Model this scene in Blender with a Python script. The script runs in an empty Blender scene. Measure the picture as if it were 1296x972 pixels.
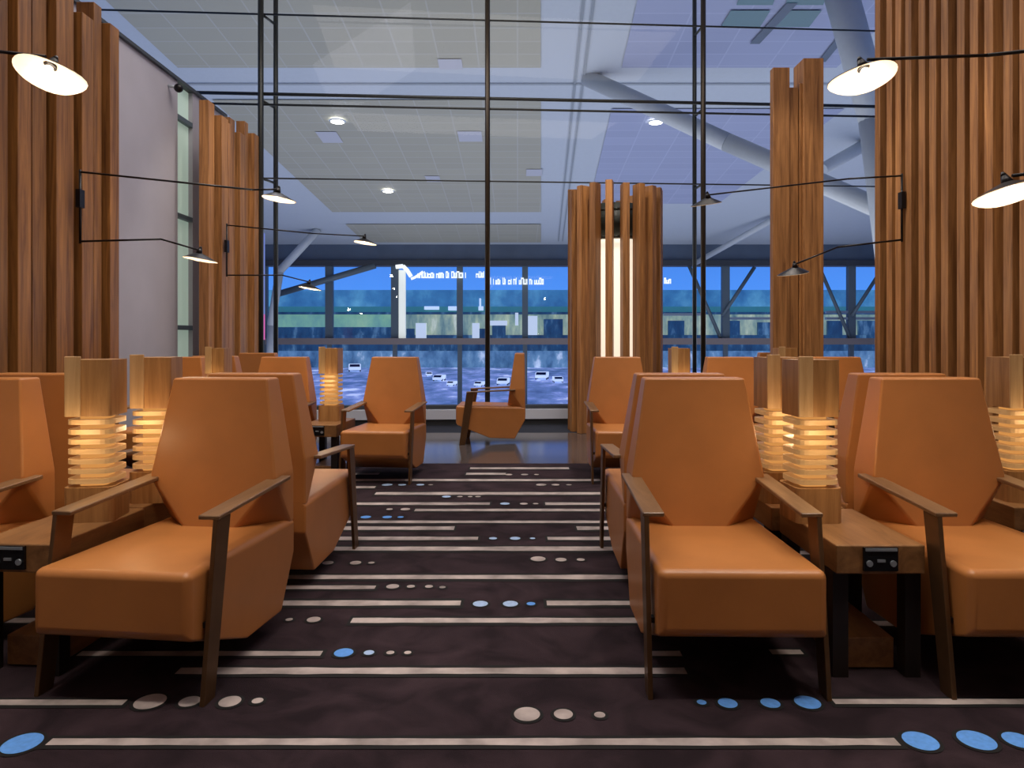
import bpy, bmesh, math, random
from mathutils import Vector, Matrix
random.seed(7)
S = bpy.context.scene
COL = S.collection
PI = math.pi
# ------------------------------------------------------------------ camera calibration
F, CX, CY, HC = 880.0, 655.0, 429.0, 1.31
def at(px, py, Y):
    return Vector(((px-CX)*Y/F, Y, HC-(py-CY)*Y/F))
def flo(px, py):
    Y = F*HC/(py-CY)
    return Vector(((px-CX)*Y/F, Y, 0))
cd = bpy.data.cameras.new('camera'); cam = bpy.data.objects.new('camera', cd); COL.objects.link(cam)
cam.location = (0, 0, HC); cam.rotation_euler = (PI/2, 0, 0)
cd.sensor_width = 36; cd.lens = F/1296*36
cd.shift_x = -(CX-648)/1296; cd.shift_y = -(486-CY)/1296
cd.clip_end = 400
S.camera = cam
S.view_settings.view_transform = 'Standard'
S.view_settings.look = 'None'
S.view_settings.exposure = 0.0

# ------------------------------------------------------------------ materials
def lin(r, g, b):
    f = lambda c: (c/255/12.92) if c/255 <= .04045 else ((c/255+.055)/1.055)**2.4
    return (f(r), f(g), f(b), 1)
def new(name):
    m = bpy.data.materials.new(name); m.use_nodes = True
    n = m.node_tree.nodes; return m, n, m.node_tree.links, n['Principled BSDF']
def plain(name, col, rough=.5, metal=0., emit=None, es=1., noise=.0, nscale=8., spec=.5, bump=0., bscale=60.):
    m, n, l, b = new(name)
    b.inputs['Base Color'].default_value = col; b.inputs['Roughness'].default_value = rough
    b.inputs['Metallic'].default_value = metal; b.inputs['Specular IOR Level'].default_value = spec
    if emit:
        b.inputs['Emission Color'].default_value = emit; b.inputs['Emission Strength'].default_value = es
    if noise or bump:
        tc = n.new('ShaderNodeTexCoord')
    if noise:
        t = n.new('ShaderNodeTexNoise'); t.inputs['Scale'].default_value = nscale; t.inputs['Detail'].default_value = 6
        l.new(tc.outputs['Object'], t.inputs['Vector'])
        r = n.new('ShaderNodeValToRGB')
        r.color_ramp.elements[0].position = .3; r.color_ramp.elements[1].position = .7
        r.color_ramp.elements[0].color = tuple(c*(1-noise) for c in col[:3])+(1,)
        r.color_ramp.elements[1].color = tuple(min(1, c*(1+noise)) for c in col[:3])+(1,)
        l.new(t.outputs['Fac'], r.inputs['Fac']); l.new(r.outputs['Color'], b.inputs['Base Color'])
    if bump:
        t2 = n.new('ShaderNodeTexNoise'); t2.inputs['Scale'].default_value = bscale; t2.inputs['Detail'].default_value = 4
        l.new(tc.outputs['Object'], t2.inputs['Vector'])
        bp = n.new('ShaderNodeBump'); bp.inputs['Strength'].default_value = bump; bp.inputs['Distance'].default_value = .01
        l.new(t2.outputs['Fac'], bp.inputs['Height']); l.new(bp.outputs['Normal'], b.inputs['Normal'])
    return m
def wood(name, c0, c1, stretch=(14, 14, .8), rough=.45, vary=.25):
    m, n, l, b = new(name)
    tc = n.new('ShaderNodeTexCoord'); mp = n.new('ShaderNodeMapping'); oi = n.new('ShaderNodeObjectInfo')
    mp.inputs['Scale'].default_value = stretch
    ad = n.new('ShaderNodeVectorMath'); ad.operation = 'ADD'
    sc = n.new('ShaderNodeVectorMath'); sc.operation = 'SCALE'; sc.inputs['Scale'].default_value = 9
    cb = n.new('ShaderNodeCombineXYZ')
    for i in range(3): l.new(oi.outputs['Random'], cb.inputs[i])
    l.new(cb.outputs[0], sc.inputs[0]); l.new(tc.outputs['Object'], ad.inputs[0]); l.new(sc.outputs[0], ad.inputs[1])
    l.new(ad.outputs[0], mp.inputs['Vector'])
    t = n.new('ShaderNodeTexNoise'); t.inputs['Scale'].default_value = 1.5; t.inputs['Detail'].default_value = 8
    t.inputs['Roughness'].default_value = .65; t.inputs['Distortion'].default_value = .6
    l.new(mp.outputs[0], t.inputs['Vector'])
    r = n.new('ShaderNodeValToRGB'); r.color_ramp.elements[0].position = .32; r.color_ramp.elements[1].position = .68
    r.color_ramp.elements[0].color = c0; r.color_ramp.elements[1].color = c1
    l.new(t.outputs['Fac'], r.inputs['Fac'])
    hs = n.new('ShaderNodeHueSaturation')
    ma = n.new('ShaderNodeMath'); ma.operation = 'MULTIPLY_ADD'; ma.inputs[1].default_value = 2*vary; ma.inputs[2].default_value = 1-vary
    l.new(oi.outputs['Random'], ma.inputs[0]); l.new(ma.outputs[0], hs.inputs['Value'])
    l.new(r.outputs['Color'], hs.inputs['Color']); l.new(hs.outputs['Color'], b.inputs['Base Color'])
    b.inputs['Roughness'].default_value = rough
    bp = n.new('ShaderNodeBump'); bp.inputs['Strength'].default_value = .15; bp.inputs['Distance'].default_value = .01
    l.new(t.outputs['Fac'], bp.inputs['Height']); l.new(bp.outputs['Normal'], b.inputs['Normal'])
    return m
def emis(name, col, s):
    m = bpy.data.materials.new(name); m.use_nodes = True; n = m.node_tree.nodes; l = m.node_tree.links
    n.remove(n['Principled BSDF']); e = n.new('ShaderNodeEmission'); e.inputs[0].default_value = col; e.inputs[1].default_value = s
    l.new(e.outputs[0], n['Material Output'].inputs[0]); return m
def glass(name, tint, refl=.06):
    m = bpy.data.materials.new(name); m.use_nodes = True; n = m.node_tree.nodes; l = m.node_tree.links
    n.remove(n['Principled BSDF'])
    t = n.new('ShaderNodeBsdfTransparent'); t.inputs[0].default_value = tint
    g = n.new('ShaderNodeBsdfGlossy'); g.inputs['Roughness'].default_value = .02
    mx = n.new('ShaderNodeMixShader'); fr = n.new('ShaderNodeFresnel'); fr.inputs['IOR'].default_value = 1.3
    l.new(fr.outputs[0], mx.inputs[0]); l.new(t.outputs[0], mx.inputs[1]); l.new(g.outputs[0], mx.inputs[2])
    l.new(mx.outputs[0], n['Material Output'].inputs[0]); return m
M = {}
M['leather'] = plain('tan_leather', lin(180, 116, 62), .36, noise=.07, nscale=5, bump=.05, bscale=220)
M['bronze'] = plain('bronze_metal', lin(104, 76, 50), .38, .6, noise=.12, nscale=14)
M['armwood'] = wood('arm_wood', lin(96, 68, 44), lin(136, 102, 70), (10, 1.5, 10), .35, .05)
M['timber'] = wood('screen_timber', lin(112, 70, 34), lin(182, 127, 74), (14, 14, .7), .5, .22)
M['timber_warm'] = wood('screen_timber_warm', lin(90, 52, 21), lin(154, 103, 51), (14, 14, .7), .5, .18)
M['oak'] = wood('oak', lin(134, 92, 50), lin(176, 130, 80), (16, 16, 1.2), .45, .08)
M['oak_light'] = wood('oak_light', lin(164, 126, 82), lin(194, 158, 112), (16, 16, 1.2), .45, .05)
M['oak_top'] = wood('oak_table', lin(112, 76, 44), lin(152, 108, 66), (12, 2, 12), .4, .08)
M['ply'] = wood('oak_slat', lin(176, 136, 88), lin(208, 170, 120), (3, 3, 20), .45, .05)
_b = M['ply'].node_tree.nodes['Principled BSDF']; _b.inputs['Emission Color'].default_value = lin(214, 164, 104); _b.inputs['Emission Strength'].default_value = .22  # faint emission imitates lamplight on the slats
M['dark'] = plain('dark_steel', lin(34, 26, 24), .45, .3)
M['black'] = plain('black_metal', lin(26, 24, 27), .35, .4)
M['lining'] = plain('shade_lining', lin(246, 226, 200), .5, emit=lin(255, 206, 160), es=.22)
M['bulb'] = emis('bulb', lin(255, 232, 205), 6)
M['lampcore'] = emis('lamp_core', lin(232, 158, 84), .8)
M['screenwall'] = plain('painted_wall', lin(172, 168, 178), .8, noise=.03, nscale=3)
M['hallwall'] = plain('hall_wall', lin(120, 135, 165), .8, noise=.05)
M['backwall'] = plain('rear_wall', lin(150, 130, 115), .8, noise=.05)
M['polefin'] = plain('pole_steel', lin(62, 64, 62), .4, .5)
M['polewarm'] = plain('pole_bronze', lin(72, 62, 50), .4, .5)
M['white'] = plain('white_paint', lin(180, 188, 197), .6, noise=.02)
M['strut'] = plain('strut_paint', lin(188, 194, 198), .5, noise=.02)
M['mullion'] = plain('mullion', lin(96, 110, 118), .5, .2)
M['beam'] = plain('beam_paint', lin(84, 98, 116), .5, noise=.1, nscale=1)
M['beamdark'] = plain('beam_dark', lin(58, 62, 68), .5)
M['sill'] = plain('sill_white', lin(205, 210, 225), .5)
M['navy'] = plain('navy_carpet', lin(30, 34, 48), .9, noise=.2, nscale=40)
M['glass'] = glass('clear_glass', (.97, .985, .985, 1))
M['glass_far'] = glass('far_glass', (.92, .96, .97, 1))
M['glowstrip'] = plain('frosted_glass', lin(178, 196, 186), .3, emit=lin(190, 215, 200), es=.35)
M['colcore'] = plain('column_core', lin(240, 228, 208), .6, emit=lin(255, 240, 218), es=.85)
M['coldark'] = plain('column_dark', lin(34, 38, 32), .5)
M['line_w'] = plain('carpet_cream', lin(166, 153, 150), .95, noise=.4, nscale=7)
M['dot_b'] = plain('carpet_blue', lin(92, 150, 226), .95, noise=.1, nscale=60)
M['dot_l'] = plain('carpet_pale_blue', lin(160, 184, 220), .95, noise=.1, nscale=60)
M['line_d'] = plain('carpet_black', lin(14, 11, 13), .95)
M['downlight'] = emis('downlight', (1, .97, .9, 1), 9)
M['access'] = plain('access_panel', lin(178, 180, 190), .6)
M['skylight'] = plain('skylight_glass', lin(70, 112, 124), .2)
M['sign'] = emis('sign_white', (.86, .93, 1, 1), 1.25)
M['socket'] = plain('socket_black', lin(18, 20, 24), .25)
M['silver'] = plain('silver', lin(170, 180, 190), .3, .6)
M['apron'] = plain('apron', lin(110, 118, 140), .7, emit=lin(104, 126, 170), es=.5, noise=.6, nscale=.5)
M['bteal'] = plain('terminal_teal', lin(60, 110, 140), .5, emit=lin(40, 100, 140), es=.55, noise=.3, nscale=.25)
M['bdark'] = plain('terminal_dark', lin(30, 60, 80), .5, emit=lin(26, 58, 86), es=.5, noise=.3, nscale=.3)
M['blit'] = plain('terminal_lit', lin(150, 160, 120), .5, emit=lin(150, 172, 138), es=.62, noise=.3, nscale=.5)
M['bgreen'] = plain('terminal_green', lin(110, 150, 120), .5, emit=lin(120, 164, 128), es=.6, noise=.25, nscale=.4)
M['bwhite'] = plain('terminal_white', lin(230, 230, 220), .5, emit=lin(215, 220, 215), es=.7)
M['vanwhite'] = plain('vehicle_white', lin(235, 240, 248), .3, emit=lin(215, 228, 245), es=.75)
M['vandark'] = plain('vehicle_glass', lin(18, 30, 46), .2)
M['bbase'] = plain('terminal_base', lin(80,110,130), .6, emit=lin(86,120,144), es=.45, noise=.6, nscale=.25)
M['pinkled'] = emis('pink_screen', lin(230, 110, 190), .9)
M['blueled'] = emis('blue_screen', lin(130, 150, 230), .8)

def glow_noise(name, stops, scale, es, stretch=(1,1,1), rough=.6):  # noise colour also drives emission, so far surfaces glow without lamps
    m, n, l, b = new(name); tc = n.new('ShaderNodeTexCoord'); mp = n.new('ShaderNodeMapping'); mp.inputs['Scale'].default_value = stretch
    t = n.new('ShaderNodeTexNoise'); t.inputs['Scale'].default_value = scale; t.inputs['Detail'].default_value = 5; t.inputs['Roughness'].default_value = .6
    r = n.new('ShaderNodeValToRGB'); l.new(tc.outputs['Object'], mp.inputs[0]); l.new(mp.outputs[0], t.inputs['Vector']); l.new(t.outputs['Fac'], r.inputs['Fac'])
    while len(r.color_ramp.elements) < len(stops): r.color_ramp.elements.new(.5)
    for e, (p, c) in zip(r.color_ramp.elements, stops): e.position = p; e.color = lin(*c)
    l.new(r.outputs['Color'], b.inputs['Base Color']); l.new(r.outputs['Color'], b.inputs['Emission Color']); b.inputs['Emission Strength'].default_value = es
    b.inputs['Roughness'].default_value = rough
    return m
M['apron'] = glow_noise('apron', ((.3,(66,92,128)),(.47,(104,128,170)),(.58,(140,156,204)),(.68,(226,234,250))), .45, .75, (1,.35,1))  # palest stop paints wet-ground reflections into the glowing colour
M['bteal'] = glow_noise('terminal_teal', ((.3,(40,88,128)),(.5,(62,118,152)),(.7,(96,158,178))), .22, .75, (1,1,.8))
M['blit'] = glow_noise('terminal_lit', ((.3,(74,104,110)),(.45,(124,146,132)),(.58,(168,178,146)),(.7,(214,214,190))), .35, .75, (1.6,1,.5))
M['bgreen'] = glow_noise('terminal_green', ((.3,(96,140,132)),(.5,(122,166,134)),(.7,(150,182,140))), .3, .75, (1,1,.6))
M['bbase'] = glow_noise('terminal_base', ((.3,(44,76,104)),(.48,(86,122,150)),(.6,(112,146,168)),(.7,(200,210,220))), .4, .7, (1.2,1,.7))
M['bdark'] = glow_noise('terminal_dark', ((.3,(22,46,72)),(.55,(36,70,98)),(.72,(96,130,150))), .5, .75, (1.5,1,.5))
def carpet_mat():
    m, n, l, b = new('brown_carpet')
    tc = n.new('ShaderNodeTexCoord')
    t = n.new('ShaderNodeTexNoise'); t.inputs['Scale'].default_value = 3.5; t.inputs['Detail'].default_value = 7; t.inputs['Distortion'].default_value = 1.2
    t2 = n.new('ShaderNodeTexNoise'); t2.inputs['Scale'].default_value = 300
    l.new(tc.outputs['Object'], t.inputs['Vector']); l.new(tc.outputs['Object'], t2.inputs['Vector'])
    r = n.new('ShaderNodeValToRGB'); r.color_ramp.elements[0].position = .35; r.color_ramp.elements[1].position = .75
    r.color_ramp.elements[0].color = lin(36, 26, 31); r.color_ramp.elements[1].color = lin(64, 49, 55)
    l.new(t.outputs['Fac'], r.inputs['Fac']); l.new(r.outputs['Color'], b.inputs['Base Color'])
    b.inputs['Roughness'].default_value = .95; b.inputs['Specular IOR Level'].default_value = .15
    bp = n.new('ShaderNodeBump'); bp.inputs['Strength'].default_value = .5; bp.inputs['Distance'].default_value = .01
    l.new(t2.outputs['Fac'], bp.inputs['Height']); l.new(bp.outputs['Normal'], b.inputs['Normal'])
    return m
M['carpet'] = carpet_mat()
def stone_mat():
    m, n, l, b = new('polished_stone')
    tc = n.new('ShaderNodeTexCoord'); br = n.new('ShaderNodeTexBrick')
    br.offset = .5; br.inputs['Scale'].default_value = 1; br.inputs['Brick Width'].default_value = 1.2; br.inputs['Row Height'].default_value = .6
    br.inputs['Mortar Size'].default_value = .004
    br.inputs['Color1'].default_value = lin(84, 78, 78); br.inputs['Color2'].default_value = lin(94, 86, 84); br.inputs['Mortar'].default_value = lin(36, 34, 36)
    l.new(tc.outputs['Object'], br.inputs['Vector']); l.new(br.outputs['Color'], b.inputs['Base Color'])
    b.inputs['Roughness'].default_value = .12; b.inputs['Specular IOR Level'].default_value = .8
    return m
M['stone'] = stone_mat()
def panel_mat(name, c1, c2, mort, w=.66, h=.66):
    m, n, l, b = new(name)
    tc = n.new('ShaderNodeTexCoord'); br = n.new('ShaderNodeTexBrick'); br.offset = 0
    br.inputs['Scale'].default_value = 1; br.inputs['Brick Width'].default_value = w; br.inputs['Row Height'].default_value = h
    br.inputs['Mortar Size'].default_value = .022; br.inputs['Mortar Smooth'].default_value = .3
    br.inputs['Color1'].default_value = c1; br.inputs['Color2'].default_value = c2; br.inputs['Mortar'].default_value = mort
    l.new(tc.outputs['Object'], br.inputs['Vector']); l.new(br.outputs['Color'], b.inputs['Base Color'])
    b.inputs['Roughness'].default_value = .7
    return m
M['panel'] = panel_mat('ceiling_panel', lin(160, 158, 144), lin(165, 163, 148), lin(172, 172, 164), 1.0, .6)
M['panel_blue'] = panel_mat('ceiling_panel_lilac', lin(150, 158, 186), lin(156, 164, 192), lin(166, 174, 200), 1.3, .6)

# ------------------------------------------------------------------ mesh helpers
def box(bm, x0, x1, y0, y1, z0, z1, mi=0):
    vs = [bm.verts.new(p) for p in ((x0,y0,z0),(x1,y0,z0),(x1,y1,z0),(x0,y1,z0),(x0,y0,z1),(x1,y0,z1),(x1,y1,z1),(x0,y1,z1))]
    fs = []
    for q in ((0,3,2,1),(4,5,6,7),(0,1,5,4),(1,2,6,5),(2,3,7,6),(3,0,4,7)):
        f = bm.faces.new([vs[i] for i in q]); f.material_index = mi; fs.append(f)
    return vs
def quad(bm, pts, mi=0):
    f = bm.faces.new([bm.verts.new(p) for p in pts]); f.material_index = mi; return f
def tube(bm, a, b, r, seg=10, r2=None, mi=0):
    a, b = Vector(a), Vector(b); d = (b-a); u = d.normalized()
    x = u.orthogonal().normalized(); y = u.cross(x); r2 = r if r2 is None else r2
    A = [bm.verts.new(a+(x*math.cos(2*PI*i/seg)+y*math.sin(2*PI*i/seg))*r) for i in range(seg)]
    B = [bm.verts.new(b+(x*math.cos(2*PI*i/seg)+y*math.sin(2*PI*i/seg))*r2) for i in range(seg)]
    for i in range(seg):
        f = bm.faces.new((A[i], A[(i+1)%seg], B[(i+1)%seg], B[i])); f.smooth = True; f.material_index = mi
    bm.faces.new(A[::-1]).material_index = mi; bm.faces.new(B).material_index = mi
def rbox(bm, w, d, z0, z1, r, cx=0, cy=0, seg=4, mi=0):
    ring = []
    for (sx, sy, a0) in ((1,1,0),(-1,1,PI/2),(-1,-1,PI),(1,-1,3*PI/2)):
        for k in range(seg+1):
            a = a0+PI/2*k/seg
            ring.append((cx+sx*(w/2-r)+r*math.cos(a), cy+sy*(d/2-r)+r*math.sin(a)))
    A = [bm.verts.new((x,y,z0)) for x,y in ring]; B = [bm.verts.new((x,y,z1)) for x,y in ring]
    n = len(ring)
    for i in range(n):
        f = bm.faces.new((A[i], A[(i+1)%n], B[(i+1)%n], B[i])); f.material_index = mi
    bm.faces.new(A[::-1]).material_index = mi; bm.faces.new(B).material_index = mi
def hull(bm, pts):
    vs = [bm.verts.new(p) for p in pts]
    r = bmesh.ops.convex_hull(bm, input=vs)
    bmesh.ops.delete(bm, geom=[g for g in r['geom_interior'] if isinstance(g, bmesh.types.BMVert)], context='VERTS')
    bmesh.ops.dissolve_limit(bm, angle_limit=.02, verts=bm.verts[:], edges=bm.edges[:])
def bevel(bm, w, seg=2, edges=None):
    bmesh.ops.bevel(bm, geom=(edges or bm.edges[:]), offset=w, segments=seg, profile=.5, affect='EDGES', clamp_overlap=True)
def obj(name, bm, mats, parent=None, smooth=False, loc=None):
    bmesh.ops.recalc_face_normals(bm, faces=bm.faces[:])
    if smooth:
        for f in bm.faces: f.smooth = True
    me = bpy.data.meshes.new(name); bm.to_mesh(me); bm.free()
    for m in (mats if isinstance(mats, (list, tuple)) else [mats]): me.materials.append(m)
    o = bpy.data.objects.new(name, me); COL.objects.link(o)
    if parent: o.parent = parent
    if loc: o.location = loc
    return o
def tag(o, label, cat, group=None, kind=None):
    o['label'] = label; o['category'] = cat
    if group: o['group'] = group
    if kind: o['kind'] = kind
    return o
def thing(name, label, cat, loc=(0,0,0), rz=0, group=None):
    o = bpy.data.objects.new(name, None); o.empty_display_size = .1; COL.objects.link(o)
    o.location = loc; o.rotation_euler = (0,0,rz)
    return tag(o, label, cat, group)
def struct(name, bm, mats, label=None, parent=None):
    o = obj(name, bm, mats, parent)
    if parent is None: o['kind'] = 'structure'
    if label: o['label'] = label
    return o
def copy_tree(o, parent=None):
    c = o.copy(); COL.objects.link(c)
    if parent: c.parent = parent
    for ch in list(o.children): copy_tree(ch, c)
    return c
NB = bmesh.new

# ------------------------------------------------------------------ floor and carpet
bm = NB(); box(bm, -4.4, 5.6, -1.0, 7.32, -.2, 0.0)
z1, z2 = .002, .0035
def stripe(x0, x1, Y, th, mi, z):
    n = max(1, int((x1-x0)/.12)); top = []; bot = []
    for i in range(n+1):
        x = x0+(x1-x0)*i/n
        w = th/2*(1+random.uniform(-.12, .12)) if mi == 1 else th/2
        top.append(bm.verts.new((x, Y+w, z))); bot.append(bm.verts.new((x, Y-w, z)))
    for i in range(n):
        bm.faces.new((bot[i], bot[i+1], top[i+1], top[i])).material_index = mi
def line_px(y, x0, x1, tpx):
    Y = F*HC/(y-CY); th = tpx*Y*Y/(F*HC)
    X0, X1 = (x0-CX)*Y/F, (x1-CX)*Y/F
    stripe(X0-.015, X1+.015, Y, th*1.9, 4, z1); stripe(X0, X1, Y, th, 1, z2)
for y, x0, x1, t in ((940,62,1136,9),(890,-260,158,7),(889,1055,1600,7),(850,225,868,8),(828,100,407,6),(828,820,862,6),(826,975,1015,6),
    (786,445,812,6.5),(786,-60,60,6),(764,270,583,6.5),(764,692,900,6),(744,330,475,4.5),(731,200,900,5.5),(714,-40,330,5),(695,320,905,5),(682,390,605,4),(682,693,880,4),
    (669,380,575,4.2),(669,730,1000,4.2),(661,300,900,3),(646,525,1000,3),(638,380,620,3),(638,690,900,3),(625,475,1000,3.2),(617,300,475,2.6),
    (608,300,760,2.6),(600,590,640,2.4),(593,595,720,2.2),(593,800,1200,2.2),(600,200,480,2.2),(700,900,1300,5),(650,900,1400,3.4),(790,1060,1500,6)):
    line_px(y, x0, x1, t)
def dot(px, py, w, mi):
    c = flo(px, py); r = w/2*c.y/F
    for rr, m, z in ((r+.012, 4, z1), (r, mi, z2)):
        vs = [bm.verts.new((c.x+rr*math.cos(2*PI*i/28), c.y+rr*math.sin(2*PI*i/28), z+.0005)) for i in range(28)]
        bm.faces.new(vs).material_index = m
B, L, W = 2, 3, 1
for d in ((28,942,46,B),(190,889,38,W),(240,889,26,W),(291,889,27,W),(326,888,14,W),(667,905,33,W),(713,905,24,W),(759,906,14,W),
    (888,890,12,B),(921,891,24,B),(975,891,24,B),(1022,890,32,B),(1165,939,42,B),(1236,938,44,B),(1289,938,36,B),
    (435,827,24,B),(467,827,13,L),(494,827,10,W),(516,827,9,W),(397,785,17,W),(366,785,9,W),(608,765,19,L),(646,765,19,L),(672,765,11,B),
    (497,743,16,W),(520,743,10,W),(543,743,10,W),(560,744,8,W),(415,713,14,W),(450,713,14,W),(470,713,8,W),(681,708,19,W),(710,709,14,W),(735,709,10,W),
    (624,682,10,L),(652,682,13,L),(674,682,7,L),(463,655,13,B),(490,655,12,B),(507,655,8,B),(493,645,8,W),(513,645,12,W),
    (639,638,12,L),(663,638,10,W),(678,638,7,W),(565,629,11,L),(582,629,7,W),(595,629,6,W),(605,629,7,W),
    (490,614,13,L),(509,614,10,L),(532,614,10,L),(545,614,6,W),(685,614,13,W),(703,614,10,W),(720,614,7,W),(644,601,9,W),(664,601,9,W),(679,601,6,W)):
    dot(*d)
struct('floor', bm, [M['carpet'], M['line_w'], M['dot_b'], M['dot_l'], M['line_d']], 'dark brown carpet with cream stripes and rows of blue and cream dots')
bm = NB(); box(bm, -4.4, 5.6, 7.32, 9.72, -.2, -.001)
struct('floor', bm, M['stone'], 'dark polished stone walkway reflecting the chairs')
bm = NB(); box(bm, -6, 9.2, 9.72, 12.0, -.2, -.002)
struct('floor', bm, M['navy'], 'dark navy carpet strip below the window sill')

# ------------------------------------------------------------------ lounge side walls, wall behind camera
bm = NB(); box(bm, -4.6, -4.4, -1, 9.0, 0, 4.64); box(bm, -4.6, -4.4, 9.42, 10.45, 0, 4.64)
box(bm, -4.62, -4.36, -1, 10.45, 4.64, 4.68, 1)
struct('wall_left', bm, [M['screenwall'], M['beamdark']], 'pale lilac grey painted wall with dark capping')
bm = NB(); box(bm, -4.52, -4.46, 9.0, 9.42, 0, 4.64)
w2 = struct('window_2', bm, M['glowstrip'], 'narrow pale green frosted glass strip in left wall')
bm = NB()
for z in (1.46, 2.92, 4.2): box(bm, -4.46, -4.4, 9.0, 9.42, z-.03, z+.03)
obj('glazing_bar', bm, M['mullion'], w2)
bm = NB(); box(bm, 5.6, 5.8, -1, 10.6, 0, 4.64)
struct('wall_right', bm, M['screenwall'])
bm = NB(); box(bm, -15, 22, -1.2, -1.0, -3, 12.5)
struct('wall_back', bm, M['backwall'])

# ------------------------------------------------------------------ hall: ceiling, side walls, floor
def cz(Y): return 6.45+.098*(38-Y)
def cxs(s, Y): return s+.034*(Y-15)
def cpt(s, Y, dz=0): return (cxs(s, Y), Y, cz(Y)+dz)
bm = NB(); quad(bm, [cpt(-17,-1.2), cpt(22,-1.2), cpt(22,38.2), cpt(-17,38.2)])
ceil = struct('ceiling', bm, M['white'], 'high sloping white terminal ceiling with recessed grey panels')
rows = [(3, 18.1), (20.0, 31.5), (33.6, 37.3)]
bm = NB()
for a, b in rows: quad(bm, [cpt(-8.95,a,-.03), cpt(.5,a,-.03), cpt(.5,b,-.03), cpt(-8.95,b,-.03)])
obj('panel_field', bm, M['panel'], ceil)
bm = NB()
for a, b in [(3, 18.1), (20.6, 30.2)]: quad(bm, [cpt(2.6,a,-.03), cpt(9.5,a,-.03), cpt(8.2,b,-.03), cpt(2.6,b,-.03)])
obj('lilac_panel_field', bm, M['panel_blue'], ceil)['label'] = 'lilac tinted ceiling panels'
bm = NB()
for s in (1.40, 1.62): quad(bm, [cpt(s,3,-.04), cpt(s+.07,3,-.04), cpt(s+.05,37,-.04), cpt(s,37,-.04)])
for Y in (19.0,): quad(bm, [cpt(-14,Y,-.04), cpt(12,Y,-.04), cpt(12,Y+.06,-.04), cpt(-14,Y+.06,-.04)])
obj('ceiling_joint', bm, plain('joint', lin(140,148,156), .7), ceil)  # grey lines for the thin gaps in the ceiling
bm = NB()
for px, py, w, h in ((570,79,30,14),(417,172,26,14),(595,171,30,13),(548,225,18,7),(676,217,20,8)):
    k = (CY-py)/F; Y = (6.45+.098*38-HC)/(k+.098); X = (px-CX)*Y/F; hw = w/2*Y/F; hy = h*.5/(F*(cz(Y)-HC)/Y/Y)*.75
    quad(bm, [(X-hw,Y-hy,cz(Y-hy)-.05),(X+hw,Y-hy,cz(Y-hy)-.05),(X+hw,Y+hy,cz(Y+hy)-.05),(X-hw,Y+hy,cz(Y+hy)-.05)])
obj('access_panel', bm, M['access'], ceil)
def cpix(px, py):
    k = (CY-py)/F; Y = (6.45+.098*38-HC)/(k+.098); return Vector(((px-CX)*Y/F, Y, cz(Y)))
for name, poly in (('skylight', ((925,10),(975,10),(962,31),(912,31))), ('skylight', ((990,10),(1040,10),(1024,31),(975,31))),
                   ('skylight', ((940,-20),(985,-20),(978,3),(932,3))), ('skylight', ((1000,-20),(1050,-20),(1042,3),(994,3)))):
    bm = NB(); quad(bm, [cpix(*p)+Vector((0,0,-.06)) for p in poly]); obj(name, bm, M['skylight'], ceil)
# dark ceiling channel on the right
bm = NB()
a, b = cpix(1003, 0), cpix(955, 52)
quad(bm, [a+Vector((-.12,0,-.07)), a+Vector((.12,0,-.07)), b+Vector((.12,0,-.07)), b+Vector((-.12,0,-.07))])
a, b = cpix(1068, 40), cpix(1040, 75)
quad(bm, [a+Vector((-.1,0,-.07)), a+Vector((.1,0,-.07)), b+Vector((.1,0,-.07)), b+Vector((-.1,0,-.07))])
obj('track', bm, M['beam'], ceil)
for i, (px, py, lab) in enumerate(((427,151,'larger recessed downlight in grey ceiling panel, left of centre'),(491,240,'small recessed downlight in the farther part of the grey ceiling panel'),(830,152,'recessed downlight beside the diagonal white roof strut'))):
    c = cpix(px, py); t = thing('ceiling_downlight', lab, 'ceiling light', (c.x, c.y, c.z-.03))
    bm = NB(); tube(bm, (0,0,0), (0,0,-.06), .2, 20); obj('lens', bm, M['downlight'], t)
    bm = NB()
    for k in range(20):
        a0, a1 = 2*PI*k/20, 2*PI*(k+1)/20
        quad(bm, [(.2*math.cos(a0),.2*math.sin(a0),-.05),(.2*math.cos(a1),.2*math.sin(a1),-.05),(.27*math.cos(a1),.27*math.sin(a1),-.02),(.27*math.cos(a0),.27*math.sin(a0),-.02)])
    obj('rim', bm, M['white'], t)
bm = NB(); box(bm, -17.2, -17, -1, 38, -3, 12.5); struct('wall_left', bm, M['hallwall'])
bm = NB(); box(bm, 22.6, 22.8, -1, 38, -3, 12.5); struct('wall_right', bm, M['hallwall'])
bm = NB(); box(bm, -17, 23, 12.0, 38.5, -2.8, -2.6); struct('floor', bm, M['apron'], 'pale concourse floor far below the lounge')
# roof struts
def strut(pts, r, label):
    bm = NB()
    for a, b in zip(pts[:-1], pts[1:]): tube(bm, a, b, r, 16)
    return tag(obj('roof_strut', bm, M['strut']), label, 'strut')
p0 = cpix(742, 98)
strut([p0, at(920,180,16.8), at(1150,280,15)], .22, 'long white tubular roof strut running diagonally down to the right')
strut([at(1058,-30,14.6), at(1108,150,14.6), at(1130,330,14.6)], .33, 'thick white tubular roof column beside the right timber screen')
strut([cpix(403,290), at(354,343,35), at(343,412,35), at(342,470,35)], .2, 'pale bent tubular roof support in the far left corner')
strut([cpix(1010,260), at(880,333,37.6)], .14, 'thin pale roof strut below ceiling left of tall timber pillar')
strut([cpix(1100,180), at(1040,215,22)], .2, 'short white roof strut seen right of the tall timber pillar')

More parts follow.
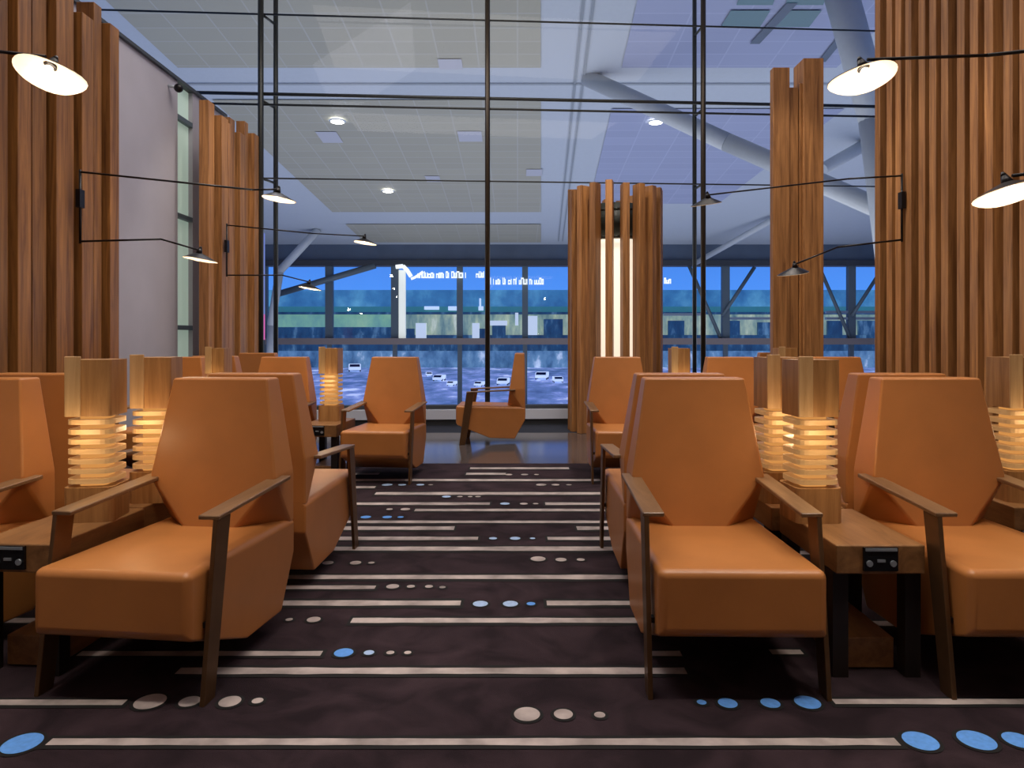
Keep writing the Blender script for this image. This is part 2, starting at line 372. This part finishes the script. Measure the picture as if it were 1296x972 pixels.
# ------------------------------------------------------------------ far facade (window_3)
YF = 38.0
def fx(px, Y=YF): return (px-CX)*Y/F
def fz(py, Y=YF): return HC-(py-CY)*Y/F
bm = NB()
box(bm, -17, 22.6, YF-.1, YF+.4, fz(331), fz(311)+.3, 0); box(bm, -17, 22.6, YF-.3, YF+.4, fz(337), fz(330), 1)
far = struct('window_3', bm, [M['beam'], M['beamdark']], 'glazed far facade of the terminal hall')
bm = NB()
for px in (335, 417, 500, 582, 664.5, 747, 830, 918, 995, 1077, 1160):
    w = .2 if px in (417, 500) else (.16 if px < 840 else .2)
    box(bm, fx(px)-w, fx(px)+w, YF-.15, YF+.15, fz(431), fz(335))
    box(bm, fx(px)-.12, fx(px)+.12, YF-.1, YF+.1, -2.7, fz(433))
obj('mullion', bm, M['mullion'], far)
bm = NB(); box(bm, -17, 22.6, YF-.4, YF+.2, fz(436), fz(428)); obj('transom', bm, plain('transom', lin(140, 126, 120), .5), far)
bm = NB(); box(bm, fx(505), fx(513), YF-.1, YF+.2, fz(431), fz(342)); obj('column', bm, M['bwhite'], far)
bm = NB(); tube(bm, at(352,372,YF-.2), at(475,336,YF-.2), .17, 8)
for a, b in (((1036,336),(1076,428)),((1118,338),(1078,400)),((872,336),(912,428)),((955,338),(914,400))): tube(bm, at(*a, YF-.2), at(*b, YF-.2), .1, 8)
obj('brace', bm, M['mullion'], far)
bm = NB()
for x0, x1, y in ((920,978,403),(1045,1108,395),(1045,1108,403),(840,890,398)): box(bm, fx(x0), fx(x1), YF-.1, YF+.1, fz(y+1.5), fz(y-1.5))
obj('catwalk_rail', bm, M['silver'], far)
bm = NB(); quad(bm, [(-17,YF,-2.7),(22.6,YF,-2.7),(22.6,YF,fz(335)),(-17,YF,fz(335))]); obj('pane', bm, M['glass_far'], far)
# illuminated sign on the far facade
sg = thing('illuminated_sign', 'white illuminated sign lettering high on the blue far window', 'sign', (fx(595), YF-.5, fz(350)))
def sx(px, py, dy=0): return Vector((fx(px)-fx(595), dy, fz(py)-fz(350)))
bm = NB()
pts = [(503,339),(512,338),(517,343),(522,351)]
for a, b in zip(pts[:-1], pts[1:]): tube(bm, sx(*a), sx(*b), .11, 8)
for a, b in zip(((522,354),(527,352),(533,348)), ((527,352),(533,348),(537,345))): tube(bm, sx(*a), sx(*b), .07, 8)
obj('logo', bm, M['sign'], sg)
def letters(x0, x1, y0, y1):
    bm = NB(); x = x0
    while x < x1-1.5:
        w = random.uniform(2.2, 3.4); t = y0 + random.choice((0, 0, 1.2, -1.5))
        k = random.choice('onil')
        def bar(a, b, c, d): 
            p, q = sx(a, d, -.02), sx(b, c, .02); box(bm, p.x, q.x, -.03, .03, p.z, q.z)
        bar(x, x+.9, t, y1); 
        if k != 'i': bar(x+w-.9, x+w, t, y1)
        if k in 'on': bar(x, x+w, t, t+1.6)
        if k in 'ol': bar(x, x+w, y1-1.6, y1)
        x += w+.35
    obj('lettering', bm, M['sign'], sg)
letters(530, 593, 346, 353); letters(603, 617, 346, 352.5); letters(621, 687, 354, 361); letters(838, 846, 354, 360)

# ------------------------------------------------------------------ outside: apron, terminal building, service vehicles
bm = NB(); quad(bm, [(-90,38.5,-3.2),(120,38.5,-3.2),(120,140,-3.2),(-90,140,-3.2)])
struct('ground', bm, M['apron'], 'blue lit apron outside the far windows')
YB = 110
bt = thing('terminal_building', 'long teal terminal building with lit floors beyond the far windows', 'building', (0, YB, -3.2))
def bb(name, x0, x1, y0, y1, mat, d0=0., d1=6.):
    bm = NB(); box(bm, fx(x0,YB), fx(x1,YB), d0, d1, fz(y1,YB)+3.2, fz(y0,YB)+3.2); return obj(name, bm, mat, bt)
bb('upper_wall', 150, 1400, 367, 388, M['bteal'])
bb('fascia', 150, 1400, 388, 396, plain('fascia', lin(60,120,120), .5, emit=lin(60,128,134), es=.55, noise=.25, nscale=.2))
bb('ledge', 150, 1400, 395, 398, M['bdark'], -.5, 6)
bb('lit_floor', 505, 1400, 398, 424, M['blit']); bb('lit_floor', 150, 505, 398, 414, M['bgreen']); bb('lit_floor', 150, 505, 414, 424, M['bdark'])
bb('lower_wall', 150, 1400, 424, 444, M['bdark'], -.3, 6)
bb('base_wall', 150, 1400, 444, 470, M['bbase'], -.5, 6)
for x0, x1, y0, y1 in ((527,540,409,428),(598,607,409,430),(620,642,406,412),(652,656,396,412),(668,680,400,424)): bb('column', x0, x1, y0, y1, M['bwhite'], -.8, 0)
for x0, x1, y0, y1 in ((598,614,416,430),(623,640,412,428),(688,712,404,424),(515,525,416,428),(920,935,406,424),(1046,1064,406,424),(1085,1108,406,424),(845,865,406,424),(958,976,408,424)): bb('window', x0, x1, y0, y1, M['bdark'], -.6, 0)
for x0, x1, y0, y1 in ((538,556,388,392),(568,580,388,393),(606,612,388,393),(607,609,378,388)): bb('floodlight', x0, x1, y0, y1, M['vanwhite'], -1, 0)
# service vehicles
def vehicle(label, px, py, w, cart):
    Y = F*(HC+3.2)/(py-CY); c = Vector(((px-CX)*Y/F, Y, -3.2)); k = w*Y/F
    t = thing('service_vehicle', label, 'vehicle', c, random.uniform(-.3,.3), 'white vehicles on the apron')
    h = k*.62; bm = NB()
    hull(bm, [(sx*k/2, y, z) for sx in (-1,1) for y, z in ((-k*.9,k*.15),(-k*.9,h*.62),(-k*.5,h),(k*.9,h),(k*.9,k*.15))])
    bevel(bm, k*.04, 1); obj('body', bm, M['vanwhite'], t)
    bm = NB(); quad(bm, [(-k*.42,-k*.88,h*.66),(k*.42,-k*.88,h*.66),(k*.4,-k*.53,h*.98),(-k*.4,-k*.53,h*.98)])
    bmesh.ops.translate(bm, verts=bm.verts[:], vec=(0,-k*.03,k*.01)); obj('windscreen', bm, M['vandark'], t)
    for sx in (-1,1):
        for y in (-k*.55, k*.55):
            bm = NB(); tube(bm, (sx*k*.5,y,k*.16), (sx*k*.4,y,k*.16), k*.16, 10); obj('wheel', bm, M['vandark'], t)
for lab, px, py, w in (('white vehicle just left of the window pole base, outside',607,489,10),('white vehicle seen between near pole and the side-on chair, outside',637,487,14),
    ('white vehicle seen left of the side-on chair arm, outside',572,488,9),('small white vehicle at the right of two seen past the left row chair, outside',556,482,12),
    ('white vehicle partly seen just right of the side-on chair back, outside',686,480,15),('white vehicle seen against the slatted column left edge, outside',706,484,12),
    ('white vehicle seen right of the small lamp in left row, outside',449,470,15),('white vehicle nearest the right row chair in the left half, outside',543,476,8),
    ('white vehicle seen above chair backs right of the window pole pair, outside',930,470,12),('white vehicle seen left of the tall timber pillar, outside',950,466,12),
    ('white vehicle seen between pillar and right timber screen, outside',1092,478,10)):
    vehicle(lab, px, py, w, 0)
ad = thing('display_panel', 'small pink and blue lit display panel in the far left hall', 'display', at(326,430,30))
bm = NB(); box(bm, -.3, .3, -.05, .05, 0, 1.1); obj('screen', bm, M['pinkled'], ad)['label'] = 'pink lower screen'
bm = NB(); box(bm, -.3, .3, -.05, .05, 1.1, 4.6); obj('screen', bm, M['blueled'], ad)['label'] = 'blue upper screen'
bm = NB(); box(bm, -.3, .3, -.05, .05, -4.0, 0); obj('stand', bm, M['beamdark'], ad)

# ------------------------------------------------------------------ curtain wall (window_1)
def cwY(X): return 10.8+.06*X
def cw(px, z=0, off=0):
    k = (px-CX)/F; Y = (10.8+off)/(1-.06*k); return Vector((k*Y, Y, z))
bm = NB()
for x0, x1 in ((-4.38, 9.2),):
    for z0, z1_, d, mi in ((0,.09,.16,1),(.09,.235,.2,0),(.235,.29,.1,1)):
        ps = [(x0,cwY(x0)-d,0),(x1,cwY(x1)-d,0),(x1,cwY(x1)+d,0),(x0,cwY(x0)+d,0)]
        lo = [bm.verts.new((p[0],p[1],z0)) for p in ps]; hi = [bm.verts.new((p[0],p[1],z1_)) for p in ps]
        for i in range(4): bm.faces.new((lo[i],lo[(i+1)%4],hi[(i+1)%4],hi[i])).material_index = mi
        bm.faces.new(hi).material_index = mi; bm.faces.new(lo[::-1]).material_index = mi
win = struct('window_1', bm, [M['sill'], M['beamdark']], 'tall cable braced glass wall with white sill')
bm = NB(); quad(bm, [(-7,cwY(-7),.25),(9.2,cwY(9.2),.25),(9.2,cwY(9.2),8.6),(-7,cwY(-7),8.6)]); obj('pane', bm, M['glass'], win)
for px, r, off, m in ((330,.042,-.12,'polefin'),(349,.036,.25,'polefin'),(617,.04,-.12,'polewarm'),(879,.034,.25,'polefin'),(890,.04,-.12,'polewarm')):
    bm = NB(); a = cw(px, .1, off); tube(bm, a, (a.x,a.y,9.2), r, 12); obj('pole', bm, M[m], win)
for z, r in ((6.2,.015),(5.0,.027),(4.84,.018),(3.73,.012)):
    bm = NB(); tube(bm, (-6.8,cwY(-6.8)-.1,z), (9.2,cwY(9.2)-.1,z), r, 8); obj('cable', bm, M['polefin'], win)
bm = NB()
for px0, px1 in ((330,349),(879,890)):
    for z in (3.73, 4.9, 6.2):
        tube(bm, cw(px0,z,-.12 if px0==330 else .25), cw(px1,z,.25 if px0==330 else -.12), .02, 8)
obj('spreader', bm, M['polefin'], win)

# ------------------------------------------------------------------ timber screens
def board(parent, x0, x1, y0, y1, h, m='timber'):
    bm = NB(); box(bm, x0, x1, y0, y1, 0, h); bevel(bm, .004, 1); obj('board', bm, M[m], parent)
s1 = thing('timber_screen', 'tall dark timber board screen at left edge rising out of view', 'screen', (-4.0, 5, 0))
y = 6.86; i = 0
while y > 2.8:
    w = (.15, .12, .17)[i % 3]; dx = (0, .05, .02, .06)[i % 4]
    h = (4.36, 4.48, 4.28, 4.5)[i % 4] if y > 6.1 else 4.95
    board(s1, -.12-dx*.6, .07-dx, y-w-5, y-5, h, 'timber_warm'); y -= w+.055; i += 1
s2 = thing('timber_screen', 'shorter timber board screen with stepped top beside frosted window strip', 'screen', (-3.95, 9, 0))
y = 10.4; i = 0
while y > 8.95:
    w = (.17, .13, .2)[i % 3]; dx = (0, .07, .03, .08, .02)[i % 5]
    board(s2, -.08-dx*.5, .08-dx, y-w-9, y-9, (4.34, 4.48, 4.26, 4.42, 4.3)[i % 5]-.02*i, 'timber'); y -= w+.06; i += 1
s3 = thing('timber_screen', 'tall orange brown timber board screen at right edge, boards evenly spaced', 'screen', (3.8, 5, 0))
y = 7.3; i = 0
while y > 2.6:
    w = .10; dx = (0, .02, .008)[i % 3]
    board(s3, -.05+dx, .2+dx, y-w-5, y-5, 5.1, 'timber'); y -= w+.09; i += 1
# tall pillar
pl = thing('timber_pillar', 'tall square timber clad pillar with uneven board tops, left of right screen', 'pillar', (3.43, 8.5, 0))
for x0, x1, y0, y1, h in ((-.31,-.10,0,.1,4.63),(-.10,.02,.04,.2,4.40),(.025,.06,.03,.2,4.45),(.06,.31,-.01,.3,4.74),(-.07,.02,.30,.55,4.4),(.025,.18,.31,.55,4.4),(.185,.31,.31,.52,4.6)):
    board(pl, x0+.002, x1-.002, y0, y1, h, 'timber')
# slatted round column
rc = thing('slatted_column', 'round column of upright timber slats with glowing white core', 'column', (fx(776,10.2), 10.02, 0))
R = .60
for k in range(18):
    a = 2*PI*k/18+.09
    h = 3.42+random.uniform(-.02,.05)
    bm = NB(); w = .047; box(bm, -w, w, R-.09, R+.075, 0, h); bevel(bm, .004, 1)
    o = obj('slat', bm, M['timber'], rc); o.rotation_euler = (0,0,a)
bm = NB(); tube(bm, (0,0,0), (0,0,2.70), .40, 32); obj('glowing_core', bm, M['colcore'], rc)['label'] = 'glowing white core'
bm = NB(); tube(bm, (0,0,2.70), (0,0,3.22), .33, 24); obj('dark_core', bm, M['coldark'], rc)
bm = NB()
for z in (.4, 2.72, 3.1):
    for k in range(32):
        a0, a1 = 2*PI*k/32, 2*PI*(k+1)/32
        tube(bm, (.47*math.cos(a0),.47*math.sin(a0),z), (.47*math.cos(a1),.47*math.sin(a1),z), .02, 6)
obj('ring', bm, M['coldark'], rc)

# ------------------------------------------------------------------ lounge chair
def soft(o):
    for p in o.data.polygons: p.use_smooth = True
    m = o.modifiers.new('weighted', 'WEIGHTED_NORMAL'); m.mode = 'FACE_AREA'; m.weight = 90
def make_chair():
    t = thing('lounge_chair', 'x', 'chair')
    bm = NB(); hw = .30
    prof = [(0,.25),(0,.485),(.66,.468),(.86,.47),(.86,.31),(.73,.075),(.42,.085)]
    hull(bm, [(sx*hw, y-.43, z) for sx in (-1,1) for y, z in prof])
    ed = [e for e in bm.edges if all(abs(v.co.y+.43) < .001 for v in e.verts) or (all(v.co.z > .46 for v in e.verts) and all(abs(abs(v.co.x)-hw) < .001 for v in e.verts) and abs(e.verts[0].co.y-e.verts[1].co.y) > .3)]
    bevel(bm, .03, 4, ed)
    ed = [e for e in bm.edges if e.calc_face_angle(0) > .5]
    bevel(bm, .01, 2, ed)
    o = obj('seat', bm, M['leather'], t); soft(o)
    bm = NB(); pts = []
    for sx in (-1, 1):
        pts += [(sx*.11,.635,.455),(sx*.298,.665,.69),(sx*.228,.73,1.13),(sx*.298,.825,.455),(sx*.298,.86,.455),(sx*.298,.86,.69),(sx*.228,.85,1.13)]
    hull(bm, [(x, y-.43, z) for x, y, z in pts])
    bevel(bm, .011, 3)
    o = obj('backrest', bm, M['leather'], t); soft(o)
    for sx in (-1, 1):
        bm = NB(); x = sx*.322
        vs = [(x-.009,.045,0),(x+.009,.045,0),(x+.009,.12,0),(x-.009,.12,0),(x-.009,.135,.645),(x+.009,.135,.645),(x+.009,.23,.645),(x-.009,.23,.645)]
        hull(bm, [(a, b-.43, c) for a, b, c in vs]); bevel(bm, .002, 1); obj('leg', bm, M['bronze'], t)
        bm = NB(); x0, x1 = sorted((sx*.255, sx*.336))
        hull(bm, [(a, b-.43, c) for a in (x0, x1) for b, c in ((.134,.642),(.134,.658),(.74,.672),(.74,.69))]); bevel(bm, .003, 1)
        obj('armrest', bm, M['armwood'], t)
    bm = NB(); box(bm, -.318, .318, .09-.43, .12-.43, .262, .282); obj('crossbar', bm, M['dark'], t)
    return t
D = math.radians
chair0 = make_chair(); used = False
def chair(x, y, deg, label, group):
    global used
    c = copy_tree(chair0) if used else chair0; used = True
    c.location = (x, y, 0); c.rotation_euler = (0, 0, D(deg)); c['label'] = label; c['group'] = group
    return c
g1, g2, g3 = 'tan leather chairs of the front row', 'tan leather chairs facing away behind the front row', 'tan leather chairs of the farther row'
chair(-1.40, 2.89, -6.5, 'large tan leather lounge chair in foreground, left of the carpet aisle, facing camera', g1)
chair(-2.53, 2.90, -6, 'tan leather lounge chair cut off by the left edge of the photo', g1)
chair(.812, 2.90, -1, 'large tan leather lounge chair in foreground, right of the carpet aisle, facing camera', g1)
chair(1.905, 2.90, 0, 'tan leather lounge chair at the right edge, right of the table with socket', g1)
chair(-1.36, 4.03, 176, 'tan leather chair facing away, back to back with big foreground chair left of aisle', g2)
chair(-2.50, 4.03, 176, 'tan leather chair facing away, back to back with the chair at left edge', g2)
chair(.85, 4.03, 180, 'tan leather chair facing away, back to back with big foreground chair right of aisle', g2)
chair(2.0, 4.03, 180, 'tan leather chair facing away, back to back with the chair at right edge', g2)
chair(-1.26, 6.64, -5, 'tan leather chair in the farther row, left of the aisle, fully seen and facing camera', g3)
chair(-2.36, 6.64, -4, 'tan leather chair in farther row behind the big left foreground chair back', g3)
chair(-3.40, 6.64, -3, 'tan leather chair in farther row below the lilac wall, behind left lamp towers', g3)
chair(1.0, 6.64, 0, 'tan leather chair in farther row in front of the round slatted column', g3)
chair(2.13, 6.64, 0, 'tan leather chair in farther row between small lamp tower and tall timber pillar', g3)
chair(3.2, 6.64, 0, 'tan leather chair in farther row beside the right timber screen', g3)
chair(-3.22, 7.80, 178, 'tan leather chair turned away in front of the shorter left timber screen', g3)
chair(-3.35, 9.35, 180, 'tan leather chair farthest left, by the window pole pair, only its top showing', g3)
chair(3.45, 9.60, 178, 'tan leather chair beyond the farther row, its dark red top left of tall pillar', g3)
chair(-.33, 8.9, -91, 'tan leather chair seen side-on at the window, facing left on the polished floor', 'tan leather chairs at the window')

# ------------------------------------------------------------------ side tables
def make_table(L):
    t = thing('side_table', 'x', 'table')
    bm = NB(); box(bm, -.17, .17, 0, L, .41, .52); bevel(bm, .005, 2); obj('table_top', bm, M['oak_top'], t)
    for x in (-.14, .14):
        for y in (.06, L-.06):
            bm = NB(); box(bm, x-.03, x+.03, y-.03, y+.03, 0, .41); obj('leg', bm, M['dark'], t)
    bm = NB(); box(bm, -.105, .105, .1, L-.1, .004, .125); bevel(bm, .004, 1); obj('base_box', bm, M['oak_top'], t)
    bm = NB(); box(bm, -.07, .06, -.012, .01, .425, .515); s = obj('power_socket', bm, M['socket'], t)
    bm = NB(); box(bm, -.065, .055, -.016, -.012, .502, .512)
    for x in (-.05, .04): tube(bm, (x,-.018,.455), (x,-.01,.455), .012, 10)
    box(bm, -.02, .01, -.016, -.012, .46, .47); obj('socket_trim', bm, M['silver'], s)
    return t
tb = make_table(.58); tl = make_table(.92)
ut = {}
def table(src, x, y, deg, label, group):
    c = copy_tree(src) if src.name in ut else src; ut[src.name] = 1
    c.location = (x, y, 0); c.rotation_euler = (0,0,D(deg)); c['label'] = label; c['group'] = group
ta, tbk, tc_ = 'oak side tables of the front row', 'oak side tables facing away', 'oak side tables of the farther row'
table(tb, 1.39, 2.66, 0, 'oak side table with black power socket between the two right foreground chairs', ta)
table(tb, -1.95, 2.68, -4, 'oak side table left of the big left foreground chair, cut by left edge', ta)
table(tl, 1.36, 4.18, 180, 'oak table behind the socket table, carrying the rear right lamp tower', tbk)
table(tl, -1.88, 4.19, 177, 'oak table carrying the rear lamp tower behind the left foreground chair', tbk)
table(tl, 2.50, 4.18, 180, 'oak table at right edge behind the right chair, carrying a lamp tower', tbk)
table(tb, -1.83, 6.38, -4, 'small oak side table left of the fully seen farther chair', tc_)
table(tb, -2.90, 6.38, -3, 'oak side table of the farther row hidden behind left foreground chair', tc_)
table(tb, 1.57, 6.38, 0, 'oak side table of the farther row behind the right foreground chair', tc_)
table(tb, 2.64, 6.38, 0, 'oak side table of the farther row below the tall timber pillar', tc_)

# ------------------------------------------------------------------ lamp towers
def make_tower():
    t = thing('lamp_tower', 'x', 'lamp')
    bm = NB(); rbox(bm, .205, .205, 0, .15, .035); obj('plinth', bm, M['oak'], t)
    bm = NB()
    for k in range(7): rbox(bm, .19, .19, .165+k*.0425, .165+k*.0425+.021, .045)
    obj('slats', bm, M['ply'], t)
    bm = NB(); rbox(bm, .11, .11, .148, .462, .02); obj('light_core', bm, M['lampcore'], t)
    bm = NB(); rbox(bm, .18, .18, .455, .70, .012); obj('cap', bm, M['oak'], t)
    bm = NB(); box(bm, -.094, -.03, -.096, -.086, .455, .715); bevel(bm, .002, 1); obj('face_board', bm, M['oak_light'], t)['label'] = 'lighter oak face board'
    return t
tw = make_tower(); twu = False
def tower(x, y, deg, label, group):
    global twu
    c = copy_tree(tw) if twu else tw; twu = True
    c.location = (x, y, .52); c.rotation_euler = (0,0,D(deg)); c['label'] = label; c['group'] = group
    ld = bpy.data.lights.new('tower_glow', 'POINT'); ld.energy = 1.0; ld.color = (1,.72,.4); ld.shadow_soft_size = .04
    lo = bpy.data.objects.new('tower_glow', ld); COL.objects.link(lo); lo.location = (x, y-.2, .9)
tg, tg2 = 'slatted oak lamp towers of the front row', 'slatted oak lamp towers of the farther row'
tower(1.29, 3.07, 3, 'nearer of two glowing slatted oak lamp towers between the right foreground chairs', tg)
tower(1.285, 3.43, 3, 'rearward of two glowing slatted oak lamp towers behind right foreground chair', tg)
tower(-1.865, 3.09, 8, 'nearer of two glowing slatted oak lamp towers left of left foreground chair', tg)
tower(-1.78, 3.44, 8, 'rearward of two glowing slatted oak lamp towers, just behind left foreground chair', tg)
tower(2.47, 3.45, 0, 'slatted oak lamp tower cut by the right edge of the photo', tg)
tower(-1.81, 6.76, -3, 'small slatted oak lamp tower left of the fully seen farther chair', tg2)
tower(-2.90, 6.76, -3, 'small oak lamp tower top above the left foreground chair back', tg2)
tower(1.57, 6.76, 0, 'small oak lamp tower seen above the right foreground chair back', tg2)
tower(2.60, 6.76, 0, 'small oak lamp tower in front of the tall timber pillar', tg2)

# ------------------------------------------------------------------ wall lamps with long arms
def shade_bm(flip, s=1.0):
    bm = NB(); rings = []
    N = 28
    for j in range(0, 9):
        r = j/8
        ring = []
        for i in range(N):
            a = 2*PI*i/N
            Rr = (.125*(1+.42*max(0, math.cos(a))**2))
            ring.append(bm.verts.new((s*r*Rr*math.cos(a), s*r*.125*math.sin(a)*.92, s*(.066*(1-r**1.12)))) if j else None)
        rings.append(ring)
    top = bm.verts.new((0,0,s*.066))
    for i in range(N): bm.faces.new((top, rings[1][i], rings[1][(i+1)%N])).smooth = True
    for j in range(1, 8):
        for i in range(N):
            bm.faces.new((rings[j][i], rings[j+1][i], rings[j+1][(i+1)%N], rings[j][(i+1)%N])).smooth = True
    return bm
def wall_lamp(label, bx, by, zs, side, arms, depth_tilt, warm=4, sc=1.0):
    # side=+1 arm goes +X (left wall) / -1 goes -X
    t = thing('wall_lamp', label, 'lamp', (bx, by, min(zs)), 0, 'black long armed wall lamps')
    bm = NB(); tube(bm, (0,0,-.02), (0,0,max(zs)-min(zs)+.02), .011, 8)
    box(bm, -.02, .02, -.035, .035, .3*(len(zs)>1), .3*(len(zs)>1)+.16)
    obj('bracket', bm, M['black'], t)
    for z, bend, end in arms:
        p0 = Vector((0,0,z-min(zs))); p1 = Vector((bend[0]-bx, 0, bend[1]-min(zs))); p2 = Vector((end[0]-bx, 0, end[1]-min(zs)))
        hd = p2+Vector((0,0,.085))
        bm = NB(); tube(bm, p0, p1, .009, 8); tube(bm, p1, hd, .008, 8); obj('arm', bm, M['black'], t)
        bm = shade_bm(False, sc)
        tube(bm, (0,0,.052), (.004,0,.098), .03, 12, .015); tube(bm, (.004,0,.098), (.004,0,.118), .015, 12, .007)
        sh = obj('shade', bm, M['black'], t); sh.location = p2
        sh.rotation_euler = (D(depth_tilt), D(9), 0) if side > 0 else (-D(depth_tilt), D(9), PI)
        bm = shade_bm(True, sc); bmesh.ops.translate(bm, verts=bm.verts[:], vec=(0,0,-.004)); obj('lining', bm, M['lining'], sh)['label'] = 'cream inner lining'
        bm = NB(); bmesh.ops.create_uvsphere(bm, u_segments=14, v_segments=10, radius=.022); bmesh.ops.translate(bm, verts=bm.verts[:], vec=(0,0,.03)); obj('bulb', bm, M['bulb'], sh, True)
        ld = bpy.data.lights.new('lamp_glow', 'POINT'); ld.energy = warm; ld.color = (1,.86,.68); ld.shadow_soft_size = .03
        lo = bpy.data.objects.new('lamp_glow', ld); COL.objects.link(lo); lo.location = (end[0], by, end[1]-.16)
wall_lamp('black long armed wall lamp pair reaching right from the dark left screen', -3.9, 6.2, (2.80, 2.18), 1,
    [(2.80, (-2.36, 2.64), (-2.15, 2.56)), (2.18, (-3.18, 2.2), (-2.85, 2.02))], -4)
wall_lamp('small black double wall lamp on the shorter left timber screen', -3.83, 9.16, (2.81, 2.15), 1,
    [(2.81, (-2.7, 2.70), (-2.03, 2.58)), (2.15, (-3.1, 2.15), (-2.76, 1.98))], -4)
wall_lamp('black double wall lamp reaching left from the right screen, shades tilted away', 3.72, 6.73, (2.89, 2.27), -1,
    [(2.89, (3.2, 2.86), (1.85, 2.62)), (2.27, (3.1, 2.2), (2.69, 1.95))], 12)
wall_lamp('big near lamp shade glowing at top left, seen from below', -3.9, 3.3, (2.72,), 1, [(2.72, (-2.7, 2.70), (-2.24, 2.565))], -24, 4, 1.12)
wall_lamp('big near lamp pair at top right, one shade glowing and one cut by right edge', 3.72, 3.26, (2.80, 2.13), -1,
    [(2.80, (2.2, 2.64), (1.64, 2.535)), (2.13, (2.9, 2.15), (2.32, 1.99))], -18, 4, 1.06)

# security camera on the left wall
sc = thing('security_camera', 'small dark security camera high on the lilac wall', 'camera', (-4.39, 8.76, 4.5))
bm = NB(); tube(bm, (-.01,0,0), (.09,0,-.02), .018, 10); obj('mount', bm, M['white'], sc)
bm = NB(); bmesh.ops.create_uvsphere(bm, u_segments=16, v_segments=10, radius=.055); bmesh.ops.translate(bm, verts=bm.verts[:], vec=(.12,0,-.03)); obj('dome', bm, M['black'], sc, True)

# ------------------------------------------------------------------ light
w = bpy.data.worlds.new('world'); S.world = w; w.use_nodes = True
n, l = w.node_tree.nodes, w.node_tree.links
bg = n['Background']; tc = n.new('ShaderNodeTexCoord'); sp = n.new('ShaderNodeSeparateXYZ'); rp = n.new('ShaderNodeValToRGB')
l.new(tc.outputs['Generated'], sp.inputs[0]); l.new(sp.outputs['Z'], rp.inputs['Fac']); l.new(rp.outputs['Color'], bg.inputs['Color'])
rp.color_ramp.elements[0].color = lin(84, 150, 250); rp.color_ramp.elements[1].color = lin(20, 60, 170)
rp.color_ramp.elements[0].position = .05; rp.color_ramp.elements[1].position = .35
bg.inputs['Strength'].default_value = 1.1
def area(loc, rot, sx, sy, e, col):
    d = bpy.data.lights.new('area', 'AREA'); d.shape = 'RECTANGLE'; d.size = sx; d.size_y = sy; d.energy = e; d.color = col
    o = bpy.data.objects.new('area_light', d); COL.objects.link(o); o.location = loc; o.rotation_euler = rot; return o
def spot(loc, tgt, e, ang, col=(1,.9,.77), blend=.6, size=.12):
    d = bpy.data.lights.new('spot', 'SPOT'); d.energy = e; d.spot_size = D(ang); d.spot_blend = blend; d.color = col; d.shadow_soft_size = size
    o = bpy.data.objects.new('spot_light', d); COL.objects.link(o); o.location = loc
    o.rotation_euler = (Vector(tgt)-Vector(loc)).to_track_quat('-Z', 'Y').to_euler()
# unseen area lights added to brighten the hall ceiling from below
area((2, 25, -2.3), (PI, 0, 0), 32, 20, 1350, (1, .95, .85))
area((2, 14.5, 1.0), (PI, 0, 0), 24, 4, 280, (1, .95, .85))
# unseen soft area fill added above the lounge, plus accent spots
area((0, 2.2, 7.2), (D(-8), 0, 0), 7, 3, 250, (1, .9, .78))
area((0, 7.0, 7.4), (0, 0, 0), 7, 3, 220, (1, .9, .78))
for x, y in ((-1.4,2.8),(.8,2.8),(1.95,2.8),(-2.5,2.8),(-1.25,6.5),(1.0,6.5),(-2.4,6.5),(2.2,6.5)):
    spot((x+.5, y-1.3, 5.2), (x, y, .6), 185, 36)
spot((-1.2, 8.0, 5), (-.1, 9, .5), 120, 34)
for y in (3.6, 4.8, 6.0, 7.0):
    spot((-2.5, y, 5.0), (-4.0, y+.2, .9), 60, 48); spot((2.3, y, 5.2), (3.9, y+.2, 1.4), 95, 55)
spot((-2.4, 8.6, 5.5), (-3.9, 9.3, 2.5), 120, 55); spot((2.6, 7.2, 5.4), (3.45, 8.5, 2.6), 120, 45); spot((1, 8, 5.2), (1.4, 10, 1.8), 150, 40)
area((-2.5, 8, 6.5), (0, D(-35), 0), 2, 3, 60, (.95,.93,1))
